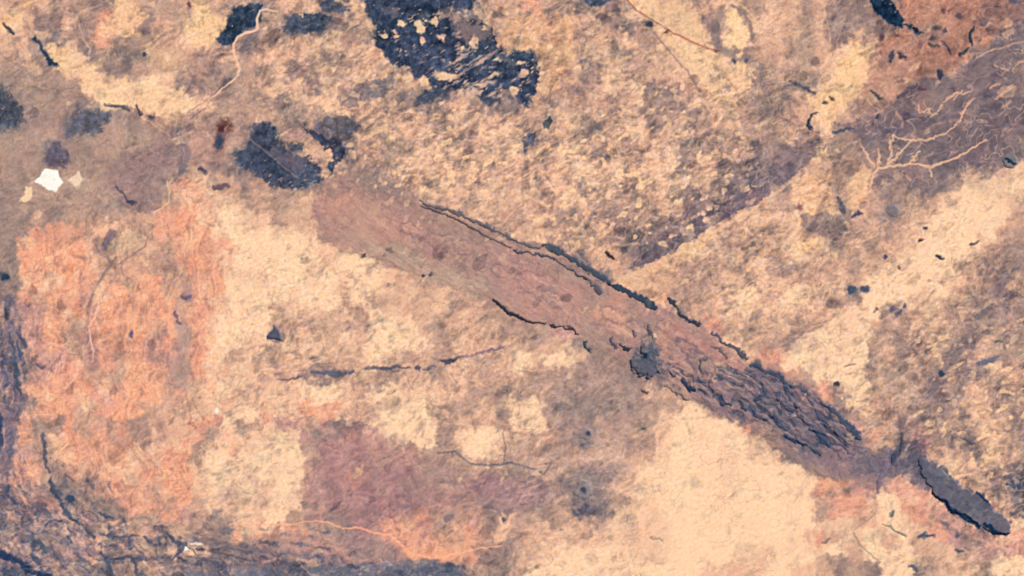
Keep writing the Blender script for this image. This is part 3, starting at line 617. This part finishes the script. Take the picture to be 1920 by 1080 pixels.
# dark rock outcrops: (kind of place label, shape, colour)
G7 = 'dark rock outcrops'
OUT = [
 ('short black outcrop streak near the upper left corner', line([4,7,6], 8,44, 16,56, 26,64), (48,60,76)),
 ('long black outcrop slanting down beside the northwest pale fields', line([7,6,9,6,9,7], 64,70, 74,82, 80,94, 88,106, 96,118, 106,122), (34,54,76)),
 ('thin grey outcrop along the lower edge of the bright yellow field', line([3,5,6,4], 196,195, 216,199, 230,202, 244,207), (78,78,88)),
 ('small dark outcrop pair at the foot of the bright yellow field', line([7,6], 256,199, 263,214), (78,70,78)),
 ('small round dark outcrop at the end of the bright yellow field', blob(283,219,7,4,15), (76,70,80)),
 ('tiny black outcrop alone on mauve ground in the upper left', blob(271,102,5,4), (70,66,78)),
 ('tiny brown outcrop near the top edge left of the river', blob(355,8,4,6), (110,76,80)),
 ('navy outcrop strip ending in a knob right of the white salt pan', line([3,4,7,10], 218,350, 232,364, 240,376, 250,382), (68,72,92)),
 ('dark outcrop knob beside the start of the orange plain', line([7,8], 376,316, 384,322), (86,72,88)),
 ('dark brown twin outcrop above the western pale plain', line([10,8], 402,352, 428,348), (112,88,100)),
 ('small black outcrop above the crossing of range and fault', line([4,6,4], 1136,474, 1143,479, 1151,484), (36,40,50)),
 ('small black outcrop on the fault line at the upper middle', blob(1218,45,7,5,20), (60,60,76)),
 ('reddish outcrop second along the fault line at the upper middle', blob(1249,60,5,3), (128,70,70)),
 ('small brown outcrop below the pale fan at the upper right', blob(1345,97,5,3,10), (134,84,78)),
 ('small navy outcrop below the pale fan, left of a pair', blob(1377,114,5,4), (64,70,96)),
 ('small navy outcrop below the pale fan, right of a pair', blob(1399,114,4,4), (76,80,98)),
 ('thin dark outcrop streak left of the orange slope at the upper right', line([3,5,4,6,4], 1482,152, 1496,158, 1506,163, 1516,168, 1526,173), (84,84,94)),
 ('small maroon outcrop pair beside the orange slope', line([4,5,3], 1554,182, 1561,187, 1566,190), (96,74,76)),
 ('tiny maroon outcrop southwest of the maroon pair', blob(1547,192,5,4), (98,72,76)),
 ('black hooked outcrop at the foot of the orange slope', line([2,4,6,7,8], 1532,212, 1520,218, 1517,226, 1514,236, 1519,240), (40,54,74)),
 ('dark slate outcrop strip below the hooked one', line([5,8,5,6,3], 1562,248, 1568,249, 1578,245, 1586,243, 1600,240), (78,82,102)),
 ('small round dark outcrop right of the slate strip', blob(1646,218,4,4), (62,66,86)),
 ('black crescent outcrop, largest on the rusty ground', line([2,5,9,8,4], 1826,50, 1820,60, 1818,70, 1821,78, 1822,84), (30,50,74)),
 ('dark outcrop chain curving below the crescent on the rusty ground', line([4,7,5,8], 1816,90, 1810,96, 1804,100, 1800,104), (50,66,82)),
 ('thin dark outcrop west of the chain on the rusty ground', line([2,4,6,4], 1766,78, 1776,86, 1778,94, 1782,99), (66,66,82)),
 ('brown lumpy outcrop in the middle of the rusty ground', [blob(1748,72,7,4,-20), line([5,6], 1742,82, 1760,86)], (86,76,80)),
 ('small dark outcrop above the brown lumpy one', blob(1755,52,7,4,10), (78,70,76)),
 ('tiny dark outcrop right of the small one on the rusty ground', blob(1772,57,5,3), (84,60,68)),
 ('dark outcrop on the north of the rusty ground near the top', blob(1800,30,7,5,20), (92,78,88)),
 ('faint maroon outcrop, left of two near the top of the rusty ground', blob(1768,21,4,4), (118,76,82)),
 ('faint maroon outcrop, right of two near the top of the rusty ground', blob(1780,20,3,5), (118,76,82)),
 ('maroon outcrop beside the dark hills at the top right', blob(1843,42,7,9), (118,94,100)),
 ('small dark outcrop near the top right corner', blob(1870,11,6,4), (98,82,90)),
 ('dark outcrop cut by the top edge near the right corner', blob(1902,3,9,5), (86,82,94)),
 ('slender dark outcrop left of a stubby one on the rusty ground', line([4,7,5], 1676,98, 1671,106, 1668,114), (66,66,84)),
 ('stubby dark outcrop right of the slender one', line([6,9,6], 1686,98, 1690,106, 1696,108), (58,60,74)),
 ('small maroon outcrop below the black teal wedge', blob(1652,70,4,7), (96,66,70)),
 ('tiny dark outcrop right of the maroon one below the wedge', blob(1682,66,5,3,15), (86,66,76)),
 ('brown upright outcrop at the western part of the rusty ground', blob(1726,83,5,9,10), (126,92,92)),
 ('black oval outcrop at the southern rim of the rusty ground', blob(1763,140,6,9,15), (52,54,76)),
 ('black slanting outcrop between rusty ground and dark hills', line([4,5,6,4], 1632,172, 1641,176, 1648,182, 1654,186), (60,62,76)),
 ('slate outcrop band on the southwest rim of the rusty ground', line([7,10,12,8], 1684,182, 1694,177, 1706,168, 1716,160), (92,82,92)),
 ('small purple outcrop right of the slate band', blob(1730,167,7,3), (96,66,80)),
 ('dark wedge outcrop below the first branching stream', line([5,8,10,6], 1572,372, 1576,384, 1580,392, 1583,400), (84,84,98)),
 ('dark knob outcrop right of the wedge below the branching stream', line([5,9,8], 1598,408, 1605,403, 1612,398), (64,68,88)),
 ('small maroon outcrop on the peach ground left of the wedge', blob(1499,387,3,6,-20), (132,84,92)),
 ('upper small black outcrop of two on the eastern pale plain', blob(1734,428,4,3.5), (66,54,68)),
 ('lower small black outcrop of two on the eastern pale plain', blob(1727,450,4,3.5), (72,54,64)),
 ('black outcrop, largest on the eastern pale plain', line([5,8,6], 1755,480, 1761,483, 1766,484), (42,44,66)),
 ('thin black outcrop dash on the eastern pale plain', line([5,3,2], 1822,459, 1828,456, 1836,453), (72,62,68)),
 ('tiny dark outcrop on mottled ground west of the eastern plain', blob(1660,481,4,4), (68,60,86)),
 ('tiny brown outcrop northwest of the smoky pair', blob(1687,502,3,4), (120,76,80)),
 ('left smoky navy outcrop of a pair on the pale plain', blob(1597,545,8,9), (64,72,94)),
 ('right smoky navy outcrop of a pair on the pale plain', blob(1621,542,8,6), (62,72,94)),
 ('purple outcrop cluster below the smoky pair', [blob(1673,581,5,5), blob(1686,587,5,8,30), blob(1697,574,4,4)], (98,88,114)),
 ('tiny brown outcrop dash left of the purple cluster', line(3, 1639,585, 1645,581), (110,84,76)),
 ('small black outcrop at the lower tip of the pale triangle', blob(1568,720,6,5,-20), (62,58,78)),
 ('faint thin outcrop dash inside the pale triangle', line([3,4,2], 1586,686, 1594,684, 1602,680), (140,112,106)),
 ('black outcrop at the head of a smoky streak on the right', blob(1765,701,6,6), (52,62,82)),
 ('blurred slate outcrop near the right edge of the mottled ground', line([6,13,12,6], 1832,684, 1845,680, 1860,674, 1870,668), (108,106,124)),
 ('small green black outcrop near the right edge', blob(1873,641,6,4,-15), (88,94,88)),
 ('small grey outcrop left of the blurred lineament', line([3,5,3], 1736,661, 1742,656, 1748,652), (106,102,100)),
 ('small black outcrop with a white edge south of the range', line([3,5,4], 1203,731, 1207,734, 1212,736), (60,54,62)),
 ('tiny green black outcrop on grey ground south of the range', blob(1206,803,5,4), (80,90,92)),
 ('thin grey outcrop dash on the southern pale plain', line([2,3,3], 1220,1007, 1232,1010, 1242,1013), (150,132,120)),
 ('green thin outcrop line in the southeast pale plain', line([2,3,4,3], 1656,981, 1672,990, 1686,998, 1699,1005), (96,100,96)),
 ('small grey outcrop above the green thin line', blob(1673,964,5,6), (96,102,102)),
 ('dark branching outcrop below the green thin line', [line([5,8,6], 1724,1008, 1731,1003, 1734,1000), line([8,6], 1732,1006, 1752,1004)], (74,82,104)),
 ('small dark outcrop dash near the southeast corner', line([4,6,3], 1790,1030, 1798,1032, 1806,1035), (82,86,92)),
 ('slanting grey outcrop dash on the southeast pale plain', line([4,5,4], 1544,1018, 1551,1013, 1557,1008), (124,112,110)),
 ('dark outcrop at the bottom edge in the southeast', line([6,9], 1706,1062, 1718,1066), (92,92,108)),
 ('navy outcrop streaks cut by the right edge', [line([5,8,6], 1893,898, 1900,906, 1912,914), line([4,6], 1888,906, 1900,912)], (72,80,100)),
 ('dark green outcrop in mottled ground right of the gap', line([4,8,5], 1808,824, 1815,828, 1824,832), (80,86,96)),
 ('small dark outcrop on the west slope of the range', blob(682,479,4.5,3.5), (84,68,70)),
 ('dark outcrop lump right of the small slope one', blob(730,470,7,5,10), (126,108,102)),
 ('left black outcrop of a pair on the south slope of the range', blob(794,516,4.5,4), (70,66,76)),
 ('right black outcrop of a pair on the south slope of the range', blob(807,514,4,3.5), (80,72,78)),
 ('small navy outcrop in the middle of the orange plain', blob(246,626,4.5,8), (96,92,114)),
 ('dark slanting outcrop pair at the east of the orange plain', line([5,3,5], 328,588, 333,598, 338,606), (106,88,108)),
 ('slate outcrop cluster at the northeast of the orange plain', line([6,8,5], 342,554, 352,560, 358,556), (112,100,116)),
 ('small purple outcrop on the lower orange plain', line([4,6], 70,684, 80,690), (104,90,108)),
 ('navy outcrop dot at the left edge beside the orange plain', blob(9,519,8,7,20), (40,56,78)),
 ('black oval outcrop near the left edge', blob(12,590,4.5,9), (56,56,68)),
 ('dark outcrop strip, left of a parallel pair by the left edge', line([4,6,6,4], 17,622, 19,636, 22,646, 26,652), (84,84,104)),
 ('dark outcrop strip, right of a parallel pair by the left edge', line([5,8,8,6], 34,624, 40,634, 46,642, 47,650), (80,84,108)),
 ('navy outcrop below the parallel pair by the left edge', line([5,7,5], 28,652, 27,662, 30,672), (84,90,112)),
 ('navy outcrop right below the parallel pair by the left edge', line([6,8,5], 36,652, 38,664, 39,674), (78,84,108)),
 ('blocky slate outcrop crossing by the left edge', line([10,12], 8,678, 24,680), (88,92,112)),
 ('long teal outcrop running down by the left edge', line([6,9,8,7,6], 28,684, 31,700, 32,712, 36,728, 40,738), (70,80,98)),
 ('thin slate outcrop left of the long teal one', line([6,6,5,4], 8,690, 12,704, 17,714, 22,724), (104,100,122)),
 ('navy outcrop cut by the left edge of the photo', line([8,10,10], -2,776, 0,800, 0,830), (52,68,96)),
 ('thin dark outcrop at the head of the long southwestern chain', line([4,6,6,4], 80,812, 84,850, 88,875, 94,886), (84,86,102)),
 ('long navy outcrop chain running down the southwest', line([6,12,10,7,10,8,7,5], 94,900, 100,918, 108,930, 118,948, 126,962, 138,974, 152,982, 156,984), (66,78,98)),
 ('short navy outcrop continuing the southwestern chain', line([6,8,6], 160,990, 168,1000, 176,1008), (74,82,102)),
 ('round navy outcrop right of the southwestern chain', blob(131,936,9,8,40), (52,70,94)),
 ('slate outcrop near the left edge in the southwest', line([6,8,6,4], 16,912, 14,926, 22,936, 32,946), (66,76,100)),
 ('dark green outcrop at the bottom left', line([5,9,10,7], 62,1014, 74,1020, 84,1028, 88,1034), (78,88,98)),
 ('largest navy outcrop in the bottom left corner', line([14,16,12,12,10,12], -6,1034, 14,1044, 36,1052, 52,1066, 66,1074, 90,1080), (30,52,86)),
 ('small navy outcrop above the corner in the bottom left', line([6,9,6], 58,1038, 66,1048, 74,1056), (70,82,104)),
 ('short dark outcrop in the folds of the bottom left', line([5,7], 126,1006, 134,1018), (82,88,106)),
 ('dark horizontal outcrop line in the bottom left', line([2,4,5,3,4,2], 188,1001, 205,1003, 216,1005, 230,1006, 244,1005, 262,1004), (82,84,94)),
 ('small dark outcrop at the end of the horizontal line', line([6,5], 273,1008, 284,1016), (80,84,106)),
 ('dark wedge outcrop beside the small southern salt pan', line([4,7,9,6], 312,1000, 320,1008, 330,1016, 338,1020), (72,82,104)),
 ('dark outcrop dash right below the small southern salt pan', line([4,5,3], 368,1028, 376,1029, 384,1031), (66,66,84)),
 ('dark outcrop west of the salt pan fringe near the bottom', line([6,5], 336,1046, 348,1052), (72,76,88)),
 ('long dark outcrop line right of the southern salt pan', line([2,4,4,5,3], 400,1036, 420,1038, 440,1044, 460,1047, 472,1053), (92,92,104)),
 ('small dark twin outcrop above the horizontal line', [line([3,6,3], 186,960, 194,964, 200,970), line([3,6,3], 198,966, 206,968, 212,970)], (68,76,94)),
 ('dark outcrop left of the twin in the southwest', line([3,5,3], 168,958, 176,964, 184,971), (94,92,104)),
 ('upright navy outcrop cut by the bottom edge', line([5,9,8,9], 190,1036, 202,1050, 206,1066, 214,1086), (74,86,106)),
 ('slate outcrop in the folds near the bottom', line([8,12,6], 142,1036, 150,1042, 156,1052), (104,102,120)),
 ('black outcrop dash on the bottom slate ground', line([3,5,3], 650,1060, 660,1063, 672,1064), (60,66,84)),
 ('small black outcrop dash left along the bottom slate ground', line([4,5,4], 550,1060, 558,1061, 568,1059), (56,62,78)),
 ('dark outcrop spot below the lowest bend of the orange stream', blob(843,1065,8,8,20), (70,78,98)),
 ('slate outcrop left of the spot below the orange stream', blob(802,1068,12,8), (88,92,110)),
 ('dark speckled outcrop in the rosy ground of the south', blob(842,970,11,8,-30), (136,112,118)),
 ('small dark outcrop on the pale knob right of the rosy ground', blob(946,975,5,5,-20), (88,92,98)),
 # the dark ridge line of the western plain
 ('grey outcrop at the western end of the plain\'s dark line', line([2,4,6,3], 520,712, 540,711, 553,708, 564,703), (112,104,110)),
 ('dark slate outcrop, second along the plain\'s dark line', line([4,6,12,11,5], 582,698, 600,698, 620,700, 640,701, 662,697), (96,96,110)),
 ('thin dark outcrop with a navy keel in the middle of the plain\'s dark line', line([2,5,7,8,4,2], 684,691, 700,689, 712,691, 724,691, 744,688, 768,690), (86,84,98)),
 ('small round outcrop near the eastern part of the plain\'s dark line', blob(783,691,5,4.5), (96,84,104)),
 ('thin rising outcrop right of the small round one', line([3,5,3], 794,692, 804,690, 816,685), (112,98,108)),
 ('black edged outcrop near the eastern end of the plain\'s dark line', line([5,9,8,4], 829,677, 838,677, 848,676, 858,672), (66,68,84)),
 ('thin purple tail outcrop ending the plain\'s dark line', line([3,3,5,5,3], 860,671, 890,664, 915,658, 935,654, 946,650), (134,108,124)),
]
for lb, sh, c in OUT:
    bump = 60
    # a lighter apron of scree, then the rock
    if sh is not None and not isinstance(sh, list) and sh[0] == 'blob' and sh[3] >= 7:
        A(blob(sh[1], sh[2], sh[3] * 1.7, sh[4] * 1.7, sh[5]), c, .25, 4, 2)
    F('rock_outcrop', 'outcrop', lb, sh, c, 2.8, 2.4, .92, up=bump, group=G7)
#==ENDFEATS==

# dark strata of the lower half of the range
sz, sw_ = weight(poly(1210,660,1290,690,1400,690,1480,715,1550,760,1612,822,1590,850,1500,850,1430,800,1340,762,1250,715), 16, 8)
st = fbm(ub[sw_] / 30 + wx[sw_] * 1.5, vb[sw_] / 12 + wy[sw_] * 1.5, 5, 3, .5)
k = (sstep(.06, .34, st) * sz * .8)[..., None]; C[sw_] = C[sw_] * (1 - k) + np.array((66,74,96), np.float32) * k
k = (sstep(.14, .45, -st) * sz * .5)[..., None]; C[sw_] = C[sw_] * (1 - k) + np.array((176,138,132), np.float32) * k
relief[sw_] += -st * sz * 110
# fine folds in the lower left corner
fz, fw_ = weight(poly(-20,880,60,900,140,950,200,985,330,1000,480,1030,700,1050,900,1060,900,1140,-40,1140), 20, 8)
u2, v2 = rot(X[fw_] + wx[fw_] * 60, Y[fw_] + wy[fw_] * 60, 28)
fold = fbm(u2 / 70, v2 / 20, 6, 4, .55)
k = (sstep(.0, .42, fold) * fz * .85)[..., None]; C[fw_] = C[fw_] * (1 - k) + np.array((86,88,108), np.float32) * k
k = (sstep(.15, .5, -fold) * fz * .45)[..., None]; C[fw_] = C[fw_] * (1 - k) + np.array((220,172,150), np.float32) * k
relief[fw_] += -fold * fz * 60

# ------------------------------------------------------------------ ground texture
def ridged(x, y, seed, octs, gain=.6):
    t = 0; k = 1.0; n = 0
    for i in range(octs):
        t = t + k * (0.62 - 2.3 * np.abs(perlin(x * 2 ** i, y * 2 ** i, seed + 3 * i))); n += k; k *= gain
    return t / n
wsx = perlin(X / 45, Y / 45, 0) * 16; wsy = perlin(X / 45, Y / 45, 9) * 16
blo = fbm(X / 95, Y / 95, 10, 6, .68)              # broken soil and scrub at every size
med = fbm(X / 24, Y / 24, 11, 3, .6)
grit = fbm(X / 7.5, Y / 7.5, 4, 2, .7)
uw, vw = rot(X + wsx, Y + wsy, -30)
cr = ridged(uw / 30, vw / 19, 3, 2, .5)                # crinkled rills and crests
inbelt, bw = weight(BELT, 6, 3)
beltw = np.zeros_like(X); beltw[bw] = inbelt
redw, rw = weight(poly(30,440,330,350,420,400,430,540,410,700,400,800,360,960,150,940,60,800,40,600), 20, 8)
red = np.zeros_like(X); red[rw] = redw
flow = ridged((X + wsx * 1.6) / 20, (Y + wsy * 1.6) / 70, 12, 3)
sfield = stk * (1 - beltw) + bel * beltw
amp = (0.2 + 0.8 * mot) * fade * (1 - .6 * beltw)
t = (0.6 * blo + 0.36 * sfield + 0.42 * med + 0.18 * grit + 0.34 * cr * (1 - red) + .45 * flow * red) * amp * 1.6 - 0.17 * clu + .03
pos = (np.clip(t, 0, 1) * (0.25 + 0.75 * fine))[..., None]; neg = (np.clip(-t, 0, 1) * (.45 + .55 * fine))[..., None]
lum = C.mean(-1, keepdims=True) / 255
lite = C * 1.12 + np.array((24, 16, 10), np.float32)
C = C * (1 - pos) + np.minimum(lite, np.array((252, 207, 174), np.float32)) * pos + pos * (1 - lum) * 26
C = C * (1 - neg * np.array((.44, .40, .31), np.float32))
hue = fbm(X / 12, Y / 12, 12, 3)[..., None] * 26 * (0.35 + mot[..., None]) * fade[..., None]
hue2 = fbm(X / 60, Y / 60, 1, 4, .7)[..., None] * 22 * fade[..., None]
C = C + (hue * np.array((0.3, -0.15, -0.75), np.float32) + hue2 * np.array((0.4, -0.3, -0.15), np.float32)) * (0.3 + 0.7 * lum)
# pale clumps, longer towards the upper right
uc, vc = rot(X, Y, -30)
cl = perlin(uc / 20, vc / 14, 13) * .85 + perlin(X / 10, Y / 10, 14) * .2 + fbm(X / 60, Y / 60, 5, 2) * .45
cw = sstep(0.34, 0.58, cl + .25 * perlin(X / 90, Y / 90, 12)) * np.clip(clu * 1.15, 0, 1) * fade * fine
C = C * (1 - cw[..., None] * .7) + np.array((255, 208, 160), np.float32) * cw[..., None] * .7
# thin winding drainage lines
jx = X + wsx + nA * 5; jy = Y + wsy + nA2 * 5
upl, uwin = weight(poly(1560,235,1720,155,1850,85,1960,40,1960,290,1830,330,1700,350,1575,345), 16, 8)
upland = np.zeros_like(X); upland[uwin] = upl
fw = 0
for sc, seed, wd, st_, tone in ((40, 15, 13, .30, 0), (24, 2, 9, .26, 0), (30, 6, 11, .30, 1), (18, 13, 7, .22, 1)):
    f_ = sstep(0.1, 1.0, 1 - np.abs(perlin(jx / sc, jy / sc, seed)) * wd) * sstep(-.05, .3, perlin(X / 70, Y / 70, seed + 1)) * fade * (.3 + .7 * fine)
    if tone:
        f_ = f_ * (st_ * (.25 + mot) + upland * .2)
        C = C * (1 - f_[..., None]) + np.array((244, 198, 164), np.float32) * f_[..., None]
    else:
        f_ = f_ * st_ * (.55 + .4 * mot)
        C = C * (1 - f_[..., None] * np.array((.40, .42, .36), np.float32)); fw = fw + f_
fines = perlin(X / 6.5, Y / 6.5, 10) * .6 + perlin(X / 4, Y / 4, 11) * .5 + perlin(uc / 11, vc / 6, 0) * .7
C = C * (1 + (fines * .085 * (.3 + .8 * mot) * fade * (.4 + .6 * fine) * (1 - .4 * beltw))[..., None])
def blur(a, r):
    for ax in (0, 1):
        n = a.shape[ax]; k = np.arange(n)
        c = np.cumsum(a, ax, dtype=np.float64)
        hi = np.minimum(k + r, n - 1); lo = np.maximum(k - r - 1, 0)
        cnt = (hi - lo).astype(np.float32); cnt = cnt.reshape((-1, 1, 1) if ax == 0 else (1, -1, 1))
        a = ((c.take(hi, ax) - c.take(lo, ax)) / cnt).astype(np.float32)
    return a
core = sstep(1400, 1100, np.hypot(X - 960, Y - 540))[..., None]
C = C + core * .42 * (C - blur(C, 3))
# folded strata of the range
phi = (perlin(ub / 170, vb / 34, 2) + .25 * perlin(ub / 40, vb / 16, 3)) * 3.2
strata = np.sin(phi * 2 * np.pi) * beltw * fade * sstep(1500, 1250, X)
C = C + strata[..., None] * np.array((3, 3, 2), np.float32) * fine[..., None]

relief += 34 * blo * fade * (0.4 + mot) + 10 * med * (0.3 + mot) * fade + 7 * cr * (0.3 + mot) * fade + bel * beltw * 22 + 7 * sfield * (0.3 + mot) * fade + cw * 2
relief += beltw * 30 + strata * 2 - fw * 8
relief += 60 * fbm(X / 400, Y / 400, 4, 2)

# ------------------------------------------------------------------ colours and heights to mesh data
C = np.clip(C, 8, 255)
s = C / 255.0
lin = np.where(s <= 0.04045, s / 12.92, ((s + 0.055) / 1.055) ** 2.4)
alb = (lin * ALB).astype(np.float32)
WX = ((X - 960) * S).astype(np.float32); WY = ((540 - Y) * S).astype(np.float32)
Z = (relief / 100.0).astype(np.float32)
del s, lin

def soil_material(name, rough, bump):
    m = bpy.data.materials.new(name); m.use_nodes = True
    nt = m.node_tree; b = nt.nodes['Principled BSDF']
    at = nt.nodes.new('ShaderNodeAttribute'); at.attribute_name = 'land_cover'
    tc = nt.nodes.new('ShaderNodeTexCoord')
    n1 = nt.nodes.new('ShaderNodeTexNoise'); n1.inputs['Scale'].default_value = 1.6; n1.inputs['Detail'].default_value = 4
    n1.inputs['Roughness'].default_value = .6
    mr = nt.nodes.new('ShaderNodeMapRange'); mr.inputs['To Min'].default_value = .9; mr.inputs['To Max'].default_value = 1.1
    mr.inputs['From Min'].default_value = .3; mr.inputs['From Max'].default_value = .7
    vm = nt.nodes.new('ShaderNodeVectorMath'); vm.operation = 'SCALE'
    nt.links.new(tc.outputs['Object'], n1.inputs['Vector'])
    nt.links.new(n1.outputs['Fac'], mr.inputs['Value'])
    nt.links.new(at.outputs['Color'], vm.inputs[0]); nt.links.new(mr.outputs['Result'], vm.inputs['Scale'])
    nt.links.new(vm.outputs[0], b.inputs['Base Color'])
    n2 = nt.nodes.new('ShaderNodeTexNoise'); n2.inputs['Scale'].default_value = .9; n2.inputs['Detail'].default_value = 5
    bp = nt.nodes.new('ShaderNodeBump'); bp.inputs['Strength'].default_value = bump; bp.inputs['Distance'].default_value = .3
    nt.links.new(tc.outputs['Object'], n2.inputs['Vector']); nt.links.new(n2.outputs['Fac'], bp.inputs['Height'])
    nt.links.new(bp.outputs['Normal'], b.inputs['Normal'])
    b.inputs['Roughness'].default_value = rough
    b.inputs['Specular IOR Level'].default_value = 0.05
    return m
MAT = dict(ground=soil_material('dry_soil', 1.0, .25), burnt_patch=soil_material('charred_scrub', 1.0, .15), pale_clearing=soil_material('bare_sand', 1.0, .2),
           salt_pan=soil_material('salt_crust', .9, .1), stream_bed=soil_material('river_sand', 1.0, .15), branch=soil_material('branch_sand', 1.0, .15),
           mountain_range=soil_material('folded_rock', 1.0, .35), ridge=soil_material('ridge_rock', .95, .35), plateau=soil_material('plateau_rock', .95, .3),
           cliff=soil_material('cliff_rock', .95, .3), rim=soil_material('rim_rock', .95, .3), fold=soil_material('fold_rock', 1.0, .3), summit=soil_material('summit_rock', .95, .3), ash_tail=soil_material('ash', 1.0, .1), scorched_core=soil_material('scorched_soil', 1.0, .1), hill=soil_material('hill_rock', .95, .3), rock_outcrop=soil_material('outcrop_rock', .95, .3))

def make_mesh(name, vx, vy, vz, vc, quads):
    me = bpy.data.meshes.new(name)
    n = len(vx); me.vertices.add(n)
    co = np.empty((n, 3), np.float32); co[:, 0] = vx; co[:, 1] = vy; co[:, 2] = vz
    me.vertices.foreach_set('co', co.ravel())
    q = len(quads); me.loops.add(q * 4); me.polygons.add(q)
    me.loops.foreach_set('vertex_index', quads.astype(np.int32).ravel())
    me.polygons.foreach_set('loop_start', np.arange(0, q * 4, 4, dtype=np.int32))
    me.polygons.foreach_set('use_smooth', np.ones(q, bool))
    me.update(calc_edges=True)
    ca = me.color_attributes.new('land_cover', 'FLOAT_COLOR', 'POINT')
    cc = np.ones((n, 4), np.float32); cc[:, :3] = vc
    ca.data.foreach_set('color', cc.ravel())
    ob = bpy.data.objects.new(name, me); scene.collection.objects.link(ob)
    return ob

def grid_quads(h, w, off=0):
    idx = (np.arange(h * w).reshape(h, w) + off)
    return idx, np.stack([idx[1:, :-1], idx[1:, 1:], idx[:-1, 1:], idx[:-1, :-1]], -1)   # counter-clockwise seen from above

def feature_mesh(f, base, thr=0.5):
    win = f['win']; w = f['w']; h, wd = w.shape
    idx, q = grid_quads(h, wd)
    cellw = (w[1:, :-1] + w[1:, 1:] + w[:-1, 1:] + w[:-1, :-1]) / 4
    sel = cellw > thr
    if sel.sum() < 2: sel = cellw >= max(cellw.max() * .8, .05)
    qs = q[sel]
    used = np.unique(qs); remap = np.full(h * wd, -1); remap[used] = np.arange(len(used))
    cnt = np.bincount(qs.ravel(), minlength=h * wd)[used]
    z = base[win].ravel()[used]
    x = WX[win].ravel()[used]; y = WY[win].ravel()[used]
    k = sstep(thr * .8, 1.0, w).ravel()[used]
    body = k * f['up'] * (0.42 if f['name'] in ('ridge', 'fold', 'plateau', 'hill') else 0.12) / 100.0
    lift = np.where(cnt == 4, 0.02, -0.01)
    ztop = z + body + lift
    # carry the body back to the full grid so that children stand on it
    full = base[win].copy().ravel(); full[used] = np.where(cnt == 4, ztop, z); full = full.reshape(h, wd)
    # a closed foot: boundary edges go down below the ground
    qq = remap[qs]
    ed = np.concatenate([qq[:, [0, 1]], qq[:, [1, 2]], qq[:, [2, 3]], qq[:, [3, 0]]])
    key = np.minimum(ed[:, 0], ed[:, 1]).astype(np.int64) * (len(used) + 1) + np.maximum(ed[:, 0], ed[:, 1])
    uq, inv, c = np.unique(key, return_inverse=True, return_counts=True)
    be = ed[c[inv] == 1]
    bv = np.unique(be); bm = np.full(len(used), -1); bm[bv] = np.arange(len(bv)) + len(used); nb = len(bv)
    skirt = np.stack([bm[be[:, 1]], bm[be[:, 0]], bm[be[:, 0]] + nb, bm[be[:, 1]] + nb], -1)   # own vertices, so the top keeps its normals
    vc = alb[win].reshape(-1, 3)[used]
    X2 = np.concatenate([x, x[bv], x[bv]]); Y2 = np.concatenate([y, y[bv], y[bv]]); Z2 = np.concatenate([ztop, ztop[bv], z[bv] - 0.25])
    V2 = np.concatenate([vc, vc[bv], vc[bv]])
    return (X2, Y2, Z2, V2, np.concatenate([qq, skirt])), full

idx, q = grid_quads(NY, NX)
g = make_mesh('ground', WX.ravel(), WY.ravel(), Z.ravel(), alb.reshape(-1, 3), q.reshape(-1, 4))
g.data.materials.append(MAT['ground']); g['kind'] = 'structure'
g['label'] = 'arid mottled peach, orange and mauve plain seen from high above'

surf = Z.copy()
objs = []
for f in FEATS:
    data, full = feature_mesh(f, surf)
    ob = make_mesh(f['name'], *data)
    ob.data.materials.append(MAT[f['name']])
    objs.append(ob)
    if f['up'] or f['parent'] is not None or f['name'] in ('burnt_patch',):
        surf[f['win']] = np.maximum(surf[f['win']], full)
    if f['parent'] is not None:
        ob.parent = objs[f['parent']]
        if f['label']: ob['label'] = f['label']
    else:
        ob['label'] = f['label']; ob['category'] = f['cat']
        if f['group']: ob['group'] = f['group']
        if f['name'] == 'hill': ob['kind'] = 'structure'
